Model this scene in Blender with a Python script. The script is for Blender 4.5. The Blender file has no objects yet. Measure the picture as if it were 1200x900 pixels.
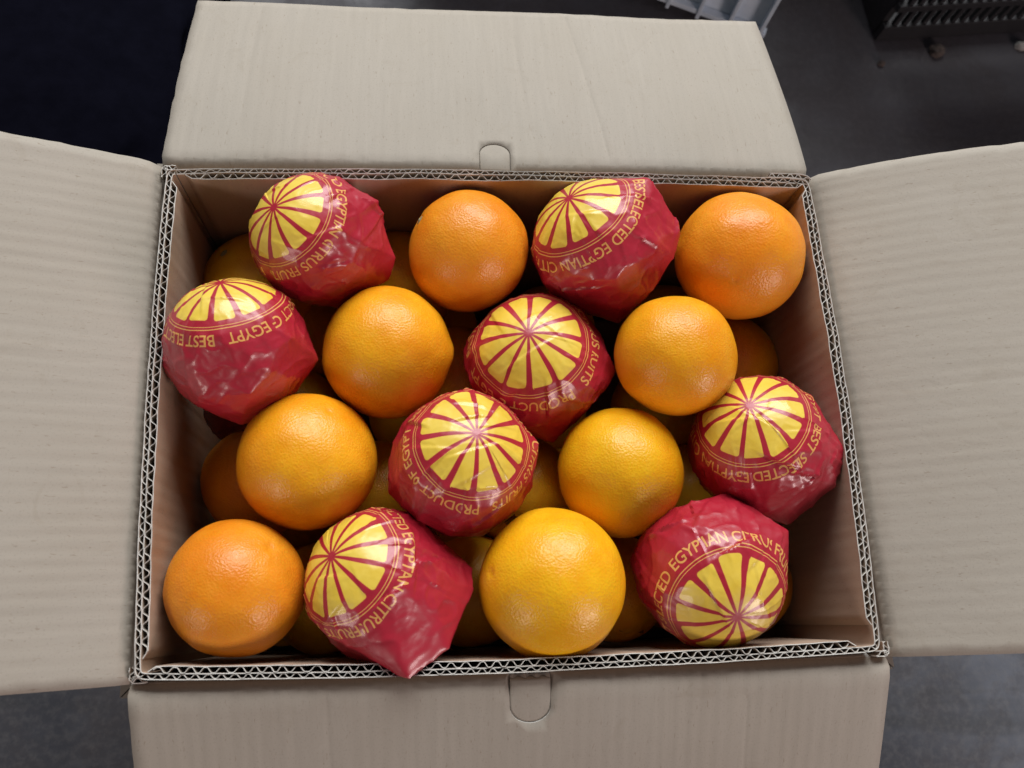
import bpy, bmesh, math, random
import numpy as np
from mathutils import Vector, Matrix, noise
from mathutils.bvhtree import BVHTree
from mathutils.geometry import delaunay_2d_cdt

R = math.radians
scene = bpy.context.scene
COL = scene.collection

# ------------------------------------------------------------------ camera
cam_d = bpy.data.cameras.new('camera')
cam_d.sensor_width = 36.0
cam_d.lens = 30.0
cam_d.clip_start = 0.01
cam_d.clip_end = 50
cam_d.dof.use_dof = True
cam_d.dof.focus_distance = 0.52
cam_d.dof.aperture_fstop = 9
cam = bpy.data.objects.new('camera', cam_d)
COL.objects.link(cam)
CAM_R = ((0.9946326, -0.0385809, 0.0960078), (-0.0114169, -0.9631394, -0.2687603), (0.1028379, 0.2662217, -0.9584103))
m = Matrix.Identity(4)
for i in range(3):
    m[i][0] = CAM_R[0][i]
    m[i][1] = -CAM_R[1][i]
    m[i][2] = -CAM_R[2][i]
m.translation = (-0.050381, -0.122416, 0.745609)
cam.matrix_world = m
scene.camera = cam

# ------------------------------------------------------------------ light
world = bpy.data.worlds.new('World')
scene.world = world
world.use_nodes = True
bg = world.node_tree.nodes['Background']
bg.inputs['Color'].default_value = (0.80, 0.86, 1.0, 1)
bg.inputs['Strength'].default_value = 0.085


def area(name, loc, target, sx, sy, power, color):
    d = bpy.data.lights.new(name, 'AREA')
    d.shape = 'RECTANGLE'
    d.size, d.size_y = sx, sy
    d.energy = power
    d.color = color
    o = bpy.data.objects.new(name, d)
    COL.objects.link(o)
    o.location = loc
    o.rotation_euler = (Vector(target) - Vector(loc)).to_track_quat('-Z', 'Y').to_euler()
    return o


BOX = (0, 0, 0.27)
area('yard_opening', (0.30, 1.90, 1.80), BOX, 2.3, 1.25, 98, (0.985, 0.99, 1.0))
area('door_light_left', (-1.60, -1.62, 0.86), BOX, 0.55, 0.75, 12.5, (1.0, 0.82, 0.74))
area('door_light_right', (1.50, -1.70, 0.90), BOX, 0.55, 0.80, 23, (1.0, 0.81, 0.78))

scene.view_settings.view_transform = 'Standard'
scene.view_settings.look = 'None'
scene.view_settings.exposure = 0.0
scene.view_settings.gamma = 1.0
scene.view_settings.use_curve_mapping = False
scene.render.engine = 'CYCLES'
try:
    scene.cycles.use_denoising = True
    scene.cycles.max_bounces = 8
    scene.cycles.sample_clamp_indirect = 4
except Exception:
    pass


# ------------------------------------------------------------------ helpers
def tag(o, label=None, cat=None, group=None, kind=None):
    if label: o['label'] = label
    if cat: o['category'] = cat
    if group: o['group'] = group
    if kind: o['kind'] = kind
    return o


def empty(name, loc, label, cat, group=None):
    o = bpy.data.objects.new(name, None)
    o.empty_display_size = 0.02
    COL.objects.link(o)
    o.location = loc
    return tag(o, label, cat, group)


def link(name, mesh, mats, parent=None, loc=None):
    o = bpy.data.objects.new(name, mesh)
    COL.objects.link(o)
    if not isinstance(mats, (list, tuple)):
        mats = [mats]
    if len(mesh.materials) == 0:
        for mm in mats:
            mesh.materials.append(mm)
    if parent is not None:
        o.parent = parent
    if loc is not None:
        o.location = loc
    return o


def mesh_from(name, verts, faces, smooth=False, sharp=None):
    me = bpy.data.meshes.new(name)
    me.from_pydata([tuple(v) for v in verts], [], faces)
    me.update()
    if smooth:
        me.polygons.foreach_set('use_smooth', [True] * len(me.polygons))
        if sharp is not None:
            me.set_sharp_from_angle(angle=sharp)
    return me


class MB:
    """collects boxes and prisms into one mesh"""
    def __init__(s):
        s.v, s.f = [], []

    def box(s, c, d, M=None):
        n = len(s.v)
        for z in (-1, 1):
            for x, y in ((-1, -1), (1, -1), (1, 1), (-1, 1)):
                p = Vector((c[0] + x * d[0] / 2, c[1] + y * d[1] / 2, c[2] + z * d[2] / 2))
                s.v.append(M @ p if M else p)
        s.f += [(n, n + 3, n + 2, n + 1), (n + 4, n + 5, n + 6, n + 7)]
        for k in range(4):
            j = (k + 1) % 4
            s.f.append((n + k, n + j, n + 4 + j, n + 4 + k))
        return s

    def mesh(s, name, bevel=0.0):
        me = mesh_from(name, s.v, s.f)
        if bevel:
            bm = bmesh.new()
            bm.from_mesh(me)
            bmesh.ops.bevel(bm, geom=bm.edges[:], offset=bevel, segments=2, affect='EDGES', profile=0.6)
            bm.to_mesh(me)
            bm.free()
        return me


def new_mat(name):
    mt = bpy.data.materials.new(name)
    mt.use_nodes = True
    nt = mt.node_tree
    b = nt.nodes['Principled BSDF']
    return mt, nt, b


def N(nt, typ, **kw):
    n = nt.nodes.new(typ)
    for k, v in kw.items():
        if k in n.inputs:
            n.inputs[k].default_value = v
        else:
            setattr(n, k, v)
    return n


def L(nt, a, b):
    nt.links.new(a, b)


def mix_rgb(nt, fac, a, b, blend='MIX'):
    n = nt.nodes.new('ShaderNodeMix')
    n.data_type = 'RGBA'
    n.blend_type = blend
    for sock, val in ((n.inputs[0], fac), (n.inputs[6], a), (n.inputs[7], b)):
        if hasattr(val, 'links'):
            L(nt, val, sock)
        else:
            sock.default_value = val
    return n.outputs[2]


def mapr(nt, src, a, b, c, d):
    n = nt.nodes.new('ShaderNodeMapRange')
    L(nt, src, n.inputs[0])
    for k, v in zip(range(1, 5), (a, b, c, d)):
        n.inputs[k].default_value = v
    return n.outputs[0]


def math_n(nt, op, a, b=None):
    n = nt.nodes.new('ShaderNodeMath')
    n.operation = op
    for sock, val in ((n.inputs[0], a), (n.inputs[1], b)):
        if val is None: continue
        if hasattr(val, 'links'):
            L(nt, val, sock)
        else:
            sock.default_value = val
    return n.outputs[0]


# ------------------------------------------------------------------ materials
def cardboard(name, base, period=0.0079, flute=1.0, wrinkle=0.0, seed=0.0):
    """kraft paper face; UV in metres: u across the flutes, v along them"""
    mt, nt, b = new_mat(name)
    uv = N(nt, 'ShaderNodeUVMap')
    off = N(nt, 'ShaderNodeVectorMath', operation='ADD')
    L(nt, uv.outputs[0], off.inputs[0])
    off.inputs[1].default_value = (seed, seed * 0.7, 0)
    sep = N(nt, 'ShaderNodeSeparateXYZ')
    L(nt, off.outputs[0], sep.inputs[0])
    # long fibre streaks
    mp = N(nt, 'ShaderNodeMapping')
    L(nt, off.outputs[0], mp.inputs[0])
    mp.inputs['Scale'].default_value = (260, 16, 1)
    st = N(nt, 'ShaderNodeTexNoise', Scale=1.0, Detail=5.0, Roughness=0.6)
    L(nt, mp.outputs[0], st.inputs['Vector'])
    mp2 = N(nt, 'ShaderNodeMapping')
    L(nt, off.outputs[0], mp2.inputs[0])
    mp2.inputs['Scale'].default_value = (55, 7, 1)
    st2 = N(nt, 'ShaderNodeTexNoise', Scale=1.0, Detail=3.0)
    L(nt, mp2.outputs[0], st2.inputs['Vector'])
    big = N(nt, 'ShaderNodeTexNoise', Scale=13.0, Detail=4.0, Roughness=0.6)
    L(nt, off.outputs[0], big.inputs['Vector'])
    fine = N(nt, 'ShaderNodeTexNoise', Scale=900.0, Detail=3.0)
    L(nt, off.outputs[0], fine.inputs['Vector'])
    c = mix_rgb(nt, mapr(nt, st.outputs[0], 0.3, 0.7, 0, 1), [x * 0.955 for x in base] + [1], [x * 1.04 for x in base] + [1])
    c = mix_rgb(nt, mapr(nt, st2.outputs[0], 0.35, 0.68, 0, 0.25), c, [base[0] * 0.92, base[1] * 0.90, base[2] * 0.88, 1])
    c = mix_rgb(nt, mapr(nt, big.outputs[0], 0.4, 0.75, 0, 0.40), c, [base[0] * 0.93, base[1] * 0.91, base[2] * 0.87, 1])
    c = mix_rgb(nt, mapr(nt, fine.outputs[0], 0.56, 0.72, 0, 0.40), c, [x * 0.66 for x in base] + [1])
    # scuffs and handling marks, and loose brown fibres in the paper
    sc_ = N(nt, 'ShaderNodeTexNoise', Scale=34.0, Detail=6.0, Roughness=0.7, Distortion=1.2)
    L(nt, off.outputs[0], sc_.inputs['Vector'])
    c = mix_rgb(nt, mapr(nt, sc_.outputs[0], 0.58, 0.72, 0, 0.35), c, [base[0] * 0.80, base[1] * 0.76, base[2] * 0.70, 1])
    mpf = N(nt, 'ShaderNodeMapping')
    L(nt, off.outputs[0], mpf.inputs[0])
    mpf.inputs['Scale'].default_value = (900, 210, 1)
    mpf.inputs['Rotation'].default_value = (0, 0, 0.4)
    fb = N(nt, 'ShaderNodeTexNoise', Scale=1.0, Detail=2.0, Distortion=0.6)
    L(nt, mpf.outputs[0], fb.inputs['Vector'])
    c = mix_rgb(nt, mapr(nt, fb.outputs[0], 0.66, 0.74, 0, 0.5), c, [base[0] * 0.58, base[1] * 0.50, base[2] * 0.42, 1])
    L(nt, c, b.inputs['Base Color'])
    b.inputs['Roughness'].default_value = 0.78
    b.inputs['Specular IOR Level'].default_value = 0.35
    # washboard over the flutes, uneven from flute to flute
    jit = math_n(nt, 'MULTIPLY', st2.outputs[0], 2.2)
    wave = math_n(nt, 'SINE', math_n(nt, 'ADD', math_n(nt, 'MULTIPLY', sep.outputs[0], 2 * math.pi / period), jit))
    amp = mapr(nt, big.outputs[0], 0.3, 0.7, 0.25, 1.0)
    h = math_n(nt, 'MULTIPLY', math_n(nt, 'MULTIPLY', wave, amp), 0.17 * flute)
    h = math_n(nt, 'ADD', h, math_n(nt, 'MULTIPLY', st.outputs[0], 0.10))
    h = math_n(nt, 'ADD', h, math_n(nt, 'MULTIPLY', st2.outputs[0], 0.30 * flute))
    h = math_n(nt, 'ADD', h, math_n(nt, 'MULTIPLY', fine.outputs[0], 0.03))
    if wrinkle:
        mp3 = N(nt, 'ShaderNodeMapping')
        L(nt, off.outputs[0], mp3.inputs[0])
        mp3.inputs['Scale'].default_value = (150, 95, 1)
        mp3.inputs['Rotation'].default_value = (0, 0, 0.5)
        w = N(nt, 'ShaderNodeTexNoise', Scale=1.0, Detail=3.0, Distortion=0.8)
        L(nt, mp3.outputs[0], w.inputs['Vector'])
        h = math_n(nt, 'ADD', h, math_n(nt, 'MULTIPLY', w.outputs[0], wrinkle))
    bp = N(nt, 'ShaderNodeBump', Strength=0.55, Distance=0.001)
    L(nt, h, bp.inputs['Height'])
    L(nt, bp.outputs[0], b.inputs['Normal'])
    return mt


KRAFT = (0.368, 0.330, 0.276)
M_FLAP = [cardboard('kraft_flap_%s' % s, KRAFT, flute=f, wrinkle=w, seed=sd) for s, f, w, sd in
          (('back', 0.6, 0.0, 0.3), ('front', 1.1, 0.1, 1.7), ('left', 0.9, 0.12, 3.1), ('right', 0.8, 0.42, 5.3))]
M_WALL = cardboard('kraft_wall', KRAFT, flute=0.5, seed=2.2)
M_LINER = cardboard('kraft_liner', (0.42, 0.31, 0.225), flute=0.7, wrinkle=0.25, seed=7.7)


def paper_edge():
    mt, nt, b = new_mat('cut_paper_edge')
    tc = N(nt, 'ShaderNodeTexCoord')
    n = N(nt, 'ShaderNodeTexNoise', Scale=420.0, Detail=3.0)
    L(nt, tc.outputs['Object'], n.inputs['Vector'])
    c = mix_rgb(nt, mapr(nt, n.outputs[0], 0.35, 0.7, 0, 1), (0.60, 0.575, 0.53, 1), (0.44, 0.415, 0.375, 1))
    L(nt, c, b.inputs['Base Color'])
    b.inputs['Roughness'].default_value = 0.85
    return mt


M_EDGE = paper_edge()
M_FLUTE, _nt, _b = new_mat('fluting_paper')
_n = N(_nt, 'ShaderNodeTexNoise', Scale=300.0, Detail=2.0)
L(_nt, mix_rgb(_nt, _n.outputs[0], (0.27, 0.235, 0.19, 1), (0.35, 0.31, 0.25, 1)), _b.inputs['Base Color'])
_b.inputs['Roughness'].default_value = 0.9


def peel():
    mt, nt, b = new_mat('orange_peel')
    tc = N(nt, 'ShaderNodeTexCoord')
    oi = N(nt, 'ShaderNodeObjectInfo')
    off = N(nt, 'ShaderNodeVectorMath', operation='MULTIPLY_ADD')
    cx = N(nt, 'ShaderNodeCombineXYZ')
    for k in range(3):
        L(nt, oi.outputs['Random'], cx.inputs[k])
    L(nt, cx.outputs[0], off.inputs[0])
    off.inputs[1].default_value = (5, 3, 7)
    L(nt, tc.outputs['Object'], off.inputs[2])
    P = off.outputs[0]
    warp = N(nt, 'ShaderNodeTexNoise', Scale=260.0, Detail=2.0)
    L(nt, P, warp.inputs['Vector'])
    wv = N(nt, 'ShaderNodeVectorMath', operation='MULTIPLY_ADD')
    L(nt, warp.outputs['Color'], wv.inputs[0])
    wv.inputs[1].default_value = (0.0012, 0.0012, 0.0012)
    L(nt, P, wv.inputs[2])
    vo = N(nt, 'ShaderNodeTexVoronoi', Scale=760.0)
    vo.feature = 'SMOOTH_F1'
    vo.inputs['Smoothness'].default_value = 0.5
    L(nt, wv.outputs[0], vo.inputs['Vector'])
    vo2 = N(nt, 'ShaderNodeTexVoronoi', Scale=1050.0)
    L(nt, wv.outputs[0], vo2.inputs['Vector'])
    big = N(nt, 'ShaderNodeTexNoise', Scale=26.0, Detail=4.0, Roughness=0.6)
    L(nt, P, big.inputs['Vector'])
    mid = N(nt, 'ShaderNodeTexNoise', Scale=190.0, Detail=3.0)
    L(nt, P, mid.inputs['Vector'])
    hue = oi.outputs['Color']
    dark = mix_rgb(nt, 1.0, hue, (0.97, 0.80, 0.55, 1), 'MULTIPLY')
    lite = mix_rgb(nt, 1.0, hue, (1.03, 1.12, 1.25, 1), 'MULTIPLY')
    c = mix_rgb(nt, mapr(nt, big.outputs[0], 0.35, 0.65, 0, 1), dark, lite)
    # oil glands show as slightly deeper dots
    c = mix_rgb(nt, mapr(nt, vo.outputs['Distance'], 0.12, 0.42, 0.35, 0.0), c, dark)
    # rare rind blemishes
    bl = N(nt, 'ShaderNodeTexNoise', Scale=120.0, Detail=5.0, Roughness=0.7)
    L(nt, P, bl.inputs['Vector'])
    c = mix_rgb(nt, mapr(nt, bl.outputs[0], 0.68, 0.76, 0, 0.45), c, (0.30, 0.13, 0.03, 1))
    L(nt, c, b.inputs['Base Color'])
    L(nt, mapr(nt, mid.outputs[0], 0.3, 0.7, 0.30, 0.44), b.inputs['Roughness'])
    b.inputs['IOR'].default_value = 1.45
    b.inputs['Specular IOR Level'].default_value = 0.48
    b.inputs['Subsurface Weight'].default_value = 0.22
    b.inputs['Subsurface Radius'].default_value = (0.004, 0.0016, 0.0004)
    b.inputs['Subsurface Scale'].default_value = 1.0
    h = math_n(nt, 'MULTIPLY', vo.outputs['Distance'], 0.75)
    h = math_n(nt, 'ADD', h, math_n(nt, 'MULTIPLY', vo2.outputs['Distance'], 0.14))
    h = math_n(nt, 'ADD', h, math_n(nt, 'MULTIPLY', mid.outputs[0], 0.5))
    bp = N(nt, 'ShaderNodeBump', Strength=0.31, Distance=0.0009)
    L(nt, h, bp.inputs['Height'])
    L(nt, bp.outputs[0], b.inputs['Normal'])
    return mt


M_PEEL = peel()
M_STEM, _nt, _b = new_mat('dry_stem')
_n = N(_nt, 'ShaderNodeTexNoise', Scale=900.0)
L(_nt, mix_rgb(_nt, _n.outputs[0], (0.16, 0.14, 0.06, 1), (0.38, 0.34, 0.18, 1)), _b.inputs['Base Color'])
_b.inputs['Roughness'].default_value = 0.8

# ---- the print on the wrapping film, drawn as masks: red channel = yellow wedges, green channel = gold lines and letters
RHO = 1.30                       # half width of the print in radians of arc over the fruit
TXT = 'BEST SELECTED EGYPTIAN CITRUS FRUITS   PRODUCT OF EGYPT   '
RHO_B, CAP = 0.955, 0.150


def text_tris(s):
    cu = bpy.data.curves.new('tmp_text', 'FONT')
    cu.body = s
    cu.resolution_u = 4
    cu.offset = 0.011
    o = bpy.data.objects.new('tmp_text', cu)
    COL.objects.link(o)
    dg = bpy.context.evaluated_depsgraph_get()
    me = o.evaluated_get(dg).to_mesh()
    me.calc_loop_triangles()
    vs = np.array([v.co[:2] for v in me.vertices])
    tr = np.array([t.vertices[:] for t in me.loop_triangles])
    bpy.data.objects.remove(o)
    bpy.data.curves.remove(cu)
    return vs, tr


TV, TT = text_tris(TXT.rstrip())
CAPH = text_tris('E')[0][:, 1].max()
TXT_W = text_tris(TXT.rstrip() + '   B')[0][:, 0].max() - (text_tris('B')[0][:, 0].max())


def char_angle(i):
    """clockwise angle of the middle of character i round the print"""
    a = text_tris(TXT[:i] + 'I')[0][:, 0].max() if i else 0.0
    b = text_tris(TXT[:i + 1])[0][:, 0].max()
    return 2 * math.pi * ((a + b) / 2) / TXT_W


def make_print():
    S = 2048
    yy, xx = np.mgrid[0:S, 0:S]
    x = (xx + 0.5) / S * 2 - 1
    y = (yy + 0.5) / S * 2 - 1
    rho = np.hypot(x, y) * RHO
    th = np.arctan2(y, x)
    px = 2 * RHO / S

    def cover(sd):
        return np.clip(0.5 - sd / (1.4 * px), 0, 1)
    # twelve wedges with rounded corners: signed distance of an isosceles wedge shrunk and then rounded
    n = 12
    seg = 2 * math.pi / n
    a = (th + 0.09) % seg - seg / 2
    k = np.floor((th + 0.09) / seg)
    lx = rho * np.cos(a)
    ly = np.abs(rho * np.sin(a))
    half = seg / 2
    rib = 0.015 + 0.032 * rho / 0.75
    rr = 0.045
    d_side = ly * math.cos(half) - lx * math.sin(half) + rib
    d_out = np.hypot(lx * 1.0, ly * 0.75) - (0.755 + 0.012 * np.sin(k * 2.3))
    d_in = 0.065 - lx
    rcur = np.minimum(rr, np.maximum(0.002, (lx * math.tan(half) - rib * 1.0) * 0.55))
    q1 = np.maximum(d_side + rcur, -1e9)
    q2 = d_out + rcur
    d = np.minimum(np.maximum(q1, q2), 0) + np.hypot(np.maximum(q1, 0), np.maximum(q2, 0)) - rcur
    d = np.maximum(d, d_in)
    yel = cover(d)
    gold = np.maximum(cover(np.abs(rho - 0.843) - 0.0048), cover(np.abs(rho - 0.882) - 0.0068))
    # letters: bend the text round the ring, tops outwards, reading clockwise, then fill the triangles
    scl = CAP / CAPH
    ang = math.pi / 2 - TV[:, 0] / TXT_W * 2 * math.pi
    rad = RHO_B + TV[:, 1] * scl
    U = (rad * np.cos(ang) / RHO + 1) / 2 * S
    V = (rad * np.sin(ang) / RHO + 1) / 2 * S
    SS = 3
    acc = np.zeros((S * SS, S * SS), dtype=bool)
    U, V = U * SS, V * SS
    for t in TT:
        ax, bx, cx = U[t]
        ay, by, cy = V[t]
        x0, x1 = int(min(ax, bx, cx)), int(max(ax, bx, cx)) + 2
        y0, y1 = int(min(ay, by, cy)), int(max(ay, by, cy)) + 2
        gx, gy = np.meshgrid(np.arange(x0, x1) + 0.5, np.arange(y0, y1) + 0.5)
        e1 = (bx - ax) * (gy - ay) - (by - ay) * (gx - ax)
        e2 = (cx - bx) * (gy - by) - (cy - by) * (gx - bx)
        e3 = (ax - cx) * (gy - cy) - (ay - cy) * (gx - cx)
        ins = ((e1 >= 0) & (e2 >= 0) & (e3 >= 0)) | ((e1 <= 0) & (e2 <= 0) & (e3 <= 0))
        acc[y0:y1, x0:x1] |= ins
    letters = acc.reshape(S, SS, S, SS).mean(axis=(1, 3))
    gold = np.maximum(gold, letters)
    # a thin gold keyline round each wedge
    key = cover(np.abs(d) - 0.004)
    img = bpy.data.images.new('film_print', S, S, float_buffer=False)
    img.colorspace_settings.name = 'Non-Color'
    buf = np.zeros((S, S, 4), dtype=np.float32)
    buf[..., 0] = yel
    buf[..., 1] = gold
    buf[..., 2] = key
    buf[..., 3] = 1
    img.pixels.foreach_set(buf.ravel())
    img.update()
    img.pack()
    return img


PRINT = make_print()


def film(name, printed=True, dark=1.0):
    mt, nt, b = new_mat(name)
    tc = N(nt, 'ShaderNodeTexCoord')
    n1 = N(nt, 'ShaderNodeTexNoise', Scale=60.0, Detail=4.0, Roughness=0.6)
    L(nt, tc.outputs['Object'], n1.inputs['Vector'])
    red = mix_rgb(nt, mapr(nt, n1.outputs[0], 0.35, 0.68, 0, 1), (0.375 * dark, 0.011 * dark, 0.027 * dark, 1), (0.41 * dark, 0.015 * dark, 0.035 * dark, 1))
    if printed:
        uv = N(nt, 'ShaderNodeUVMap')
        tx = N(nt, 'ShaderNodeTexImage')
        tx.image = PRINT
        tx.extension = 'EXTEND'
        tx.interpolation = 'Cubic'
        L(nt, uv.outputs[0], tx.inputs[0])
        sp = N(nt, 'ShaderNodeSeparateColor')
        L(nt, tx.outputs[0], sp.inputs[0])
        yel = mix_rgb(nt, mapr(nt, n1.outputs[0], 0.35, 0.65, 0, 1), (0.74, 0.51, 0.045, 1), (0.82, 0.60, 0.085, 1))
        c = mix_rgb(nt, sp.outputs[0], red, yel)
        c = mix_rgb(nt, math_n(nt, 'MULTIPLY', sp.outputs[2], 0.5), c, (0.78, 0.45, 0.06, 1))
        c = mix_rgb(nt, math_n(nt, 'MULTIPLY', sp.outputs[1], 0.92), c, (0.74, 0.40, 0.10, 1))
    else:
        c = red
    L(nt, c, b.inputs['Base Color'])
    b.inputs['Roughness'].default_value = 0.40
    b.inputs['Specular IOR Level'].default_value = 0.6
    b.inputs['Coat Weight'].default_value = 0.30
    b.inputs['Coat Roughness'].default_value = 0.16
    # crinkles of the thin film: creased ridges of two sizes
    wn = N(nt, 'ShaderNodeTexNoise', Scale=45.0, Detail=2.0)
    L(nt, tc.outputs['Object'], wn.inputs['Vector'])
    wv = N(nt, 'ShaderNodeVectorMath', operation='MULTIPLY_ADD')
    L(nt, wn.outputs['Color'], wv.inputs[0])
    wv.inputs[1].default_value = (0.02, 0.02, 0.02)
    L(nt, tc.outputs['Object'], wv.inputs[2])
    va = N(nt, 'ShaderNodeTexVoronoi', Scale=55.0)
    va.feature = 'DISTANCE_TO_EDGE'
    L(nt, wv.outputs[0], va.inputs['Vector'])
    vb = N(nt, 'ShaderNodeTexVoronoi', Scale=130.0)
    vb.feature = 'DISTANCE_TO_EDGE'
    L(nt, wv.outputs[0], vb.inputs['Vector'])
    n2 = N(nt, 'ShaderNodeTexNoise', Scale=170.0, Detail=3.0)
    L(nt, tc.outputs['Object'], n2.inputs['Vector'])
    h = math_n(nt, 'MULTIPLY', mapr(nt, va.outputs['Distance'], 0.0, 0.16, 1, 0), 0.30)
    h = math_n(nt, 'ADD', h, math_n(nt, 'MULTIPLY', mapr(nt, vb.outputs['Distance'], 0.0, 0.2, 1, 0), 0.10))
    h = math_n(nt, 'ADD', h, math_n(nt, 'MULTIPLY', n2.outputs[0], 0.28))
    bp = N(nt, 'ShaderNodeBump', Strength=0.19, Distance=0.0011)
    L(nt, h, bp.inputs['Height'])
    L(nt, bp.outputs[0], b.inputs['Normal'])
    return mt


M_FILM = film('printed_red_film')
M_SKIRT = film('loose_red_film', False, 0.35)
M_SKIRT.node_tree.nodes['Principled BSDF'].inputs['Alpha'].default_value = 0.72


def concrete():
    mt, nt, b = new_mat('worn_concrete')
    tc = N(nt, 'ShaderNodeTexCoord')
    P = tc.outputs['Object']
    a = N(nt, 'ShaderNodeTexNoise', Scale=3.2, Detail=7.0, Roughness=0.62, Distortion=0.5)
    c_ = N(nt, 'ShaderNodeTexNoise', Scale=14.0, Detail=8.0, Roughness=0.68, Distortion=0.3)
    f = N(nt, 'ShaderNodeTexNoise', Scale=150.0, Detail=5.0, Roughness=0.65)
    for n in (a, c_, f):
        L(nt, P, n.inputs['Vector'])
    mp = N(nt, 'ShaderNodeMapping')
    mp.inputs['Scale'].default_value = (2.2, 24, 1)
    mp.inputs['Rotation'].default_value = (0, 0, 0.06)
    L(nt, P, mp.inputs[0])
    s = N(nt, 'ShaderNodeTexNoise', Scale=1.0, Detail=5.0, Distortion=0.6)
    L(nt, mp.outputs[0], s.inputs['Vector'])
    col = mix_rgb(nt, mapr(nt, a.outputs[0], 0.38, 0.64, 0, 1), (0.044, 0.049, 0.060, 1), (0.125, 0.137, 0.160, 1))
    col = mix_rgb(nt, mapr(nt, c_.outputs[0], 0.45, 0.60, 0, 0.8), col, (0.052, 0.052, 0.058, 1))
    col = mix_rgb(nt, mapr(nt, s.outputs[0], 0.52, 0.68, 0, 0.6), col, (0.03, 0.033, 0.033, 1))
    col = mix_rgb(nt, mapr(nt, f.outputs[0], 0.45, 0.72, 0, 0.4), col, (0.14, 0.14, 0.14, 1))
    # shade beyond the carton painted into the floor colour, brown-tinted, with an uneven rim
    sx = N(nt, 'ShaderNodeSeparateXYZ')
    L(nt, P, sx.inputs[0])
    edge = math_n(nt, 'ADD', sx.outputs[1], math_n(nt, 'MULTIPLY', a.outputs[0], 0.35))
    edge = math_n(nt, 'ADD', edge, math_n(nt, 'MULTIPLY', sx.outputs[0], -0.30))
    back_shade = mapr(nt, edge, 0.22, 0.36, 0, 0.6)
    col = mix_rgb(nt, back_shade, col, (0.046, 0.035, 0.038, 1))
    L(nt, col, b.inputs['Base Color'])
    L(nt, mapr(nt, c_.outputs[0], 0.3, 0.7, 0.45, 0.75), b.inputs['Roughness'])
    h = math_n(nt, 'ADD', math_n(nt, 'MULTIPLY', f.outputs[0], 0.4), c_.outputs[0])
    bp = N(nt, 'ShaderNodeBump', Strength=0.35, Distance=0.003)
    L(nt, h, bp.inputs['Height'])
    L(nt, bp.outputs[0], b.inputs['Normal'])
    return mt


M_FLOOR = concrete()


def plain(name, c1, c2, rough, scale=40.0, bump=0.2):
    mt, nt, b = new_mat(name)
    tc = N(nt, 'ShaderNodeTexCoord')
    n = N(nt, 'ShaderNodeTexNoise', Scale=scale, Detail=5.0, Roughness=0.6)
    L(nt, tc.outputs['Object'], n.inputs['Vector'])
    L(nt, mix_rgb(nt, mapr(nt, n.outputs[0], 0.35, 0.65, 0, 1), c1 + (1,), c2 + (1,)), b.inputs['Base Color'])
    b.inputs['Roughness'].default_value = rough
    bp = N(nt, 'ShaderNodeBump', Strength=bump, Distance=0.002)
    L(nt, n.outputs[0], bp.inputs['Height'])
    L(nt, bp.outputs[0], b.inputs['Normal'])
    return mt


M_BLACKP = plain('black_plastic', (0.0045, 0.004, 0.0055), (0.008, 0.0072, 0.009), 0.65)
M_BLUEP = plain('pale_blue_plastic', (0.50, 0.58, 0.66), (0.68, 0.75, 0.82), 0.55, 25)
M_NAVY = plain('navy_cloth', (0.0012, 0.0012, 0.004), (0.0022, 0.0022, 0.006), 0.95, 60)
M_NAVY.node_tree.nodes['Principled BSDF'].inputs['Specular IOR Level'].default_value = 0.05
M_CLOD = plain('dry_clod', (0.05, 0.038, 0.033), (0.09, 0.07, 0.06), 0.95, 120, 0.6)
M_CHIP = plain('pale_chip', (0.25, 0.24, 0.22), (0.34, 0.33, 0.31), 0.8, 120, 0.4)

# ------------------------------------------------------------------ setting: the floor
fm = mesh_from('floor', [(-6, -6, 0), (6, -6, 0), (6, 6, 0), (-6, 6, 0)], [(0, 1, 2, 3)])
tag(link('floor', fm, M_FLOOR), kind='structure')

# ------------------------------------------------------------------ the carton: four walls, a bottom and four open flaps
ZT = 0.267
HC = dict(TL=Vector((-0.2071, 0.1516, ZT)), TR=Vector((0.2012, 0.1492, ZT)), BR=Vector((0.2090, -0.1507, ZT)), BL=Vector((-0.2035, -0.1470, ZT)))
carton = empty('open_carton', (0, 0, 0), 'open brown corrugated carton with four flaps spread wide, packed with oranges', 'carton')
UPV = Vector((0, 0, 1))


def u_outline(cx, w, v0, v1, n=14):
    """thumb tab outline: straight sides, round far end"""
    r = w / 2
    pts = [(cx - r, v0)]
    for k in range(n + 1):
        a = math.pi - math.pi * k / n
        pts.append((cx + r * math.cos(a), v1 - r * 0.85 + r * 0.85 * math.sin(a)))
    pts.append((cx + r, v0))
    return pts                    # clockwise: left bottom, over the top, right bottom


def in_poly(p, poly):
    x, y = p
    ins = False
    j = len(poly) - 1
    for i in range(len(poly)):
        xi, yi = poly[i]
        xj, yj = poly[j]
        if (yi > y) != (yj > y) and x < (xj - xi) * (y - yi) / (yj - yi) + xi:
            ins = not ins
        j = i
    return ins


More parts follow.
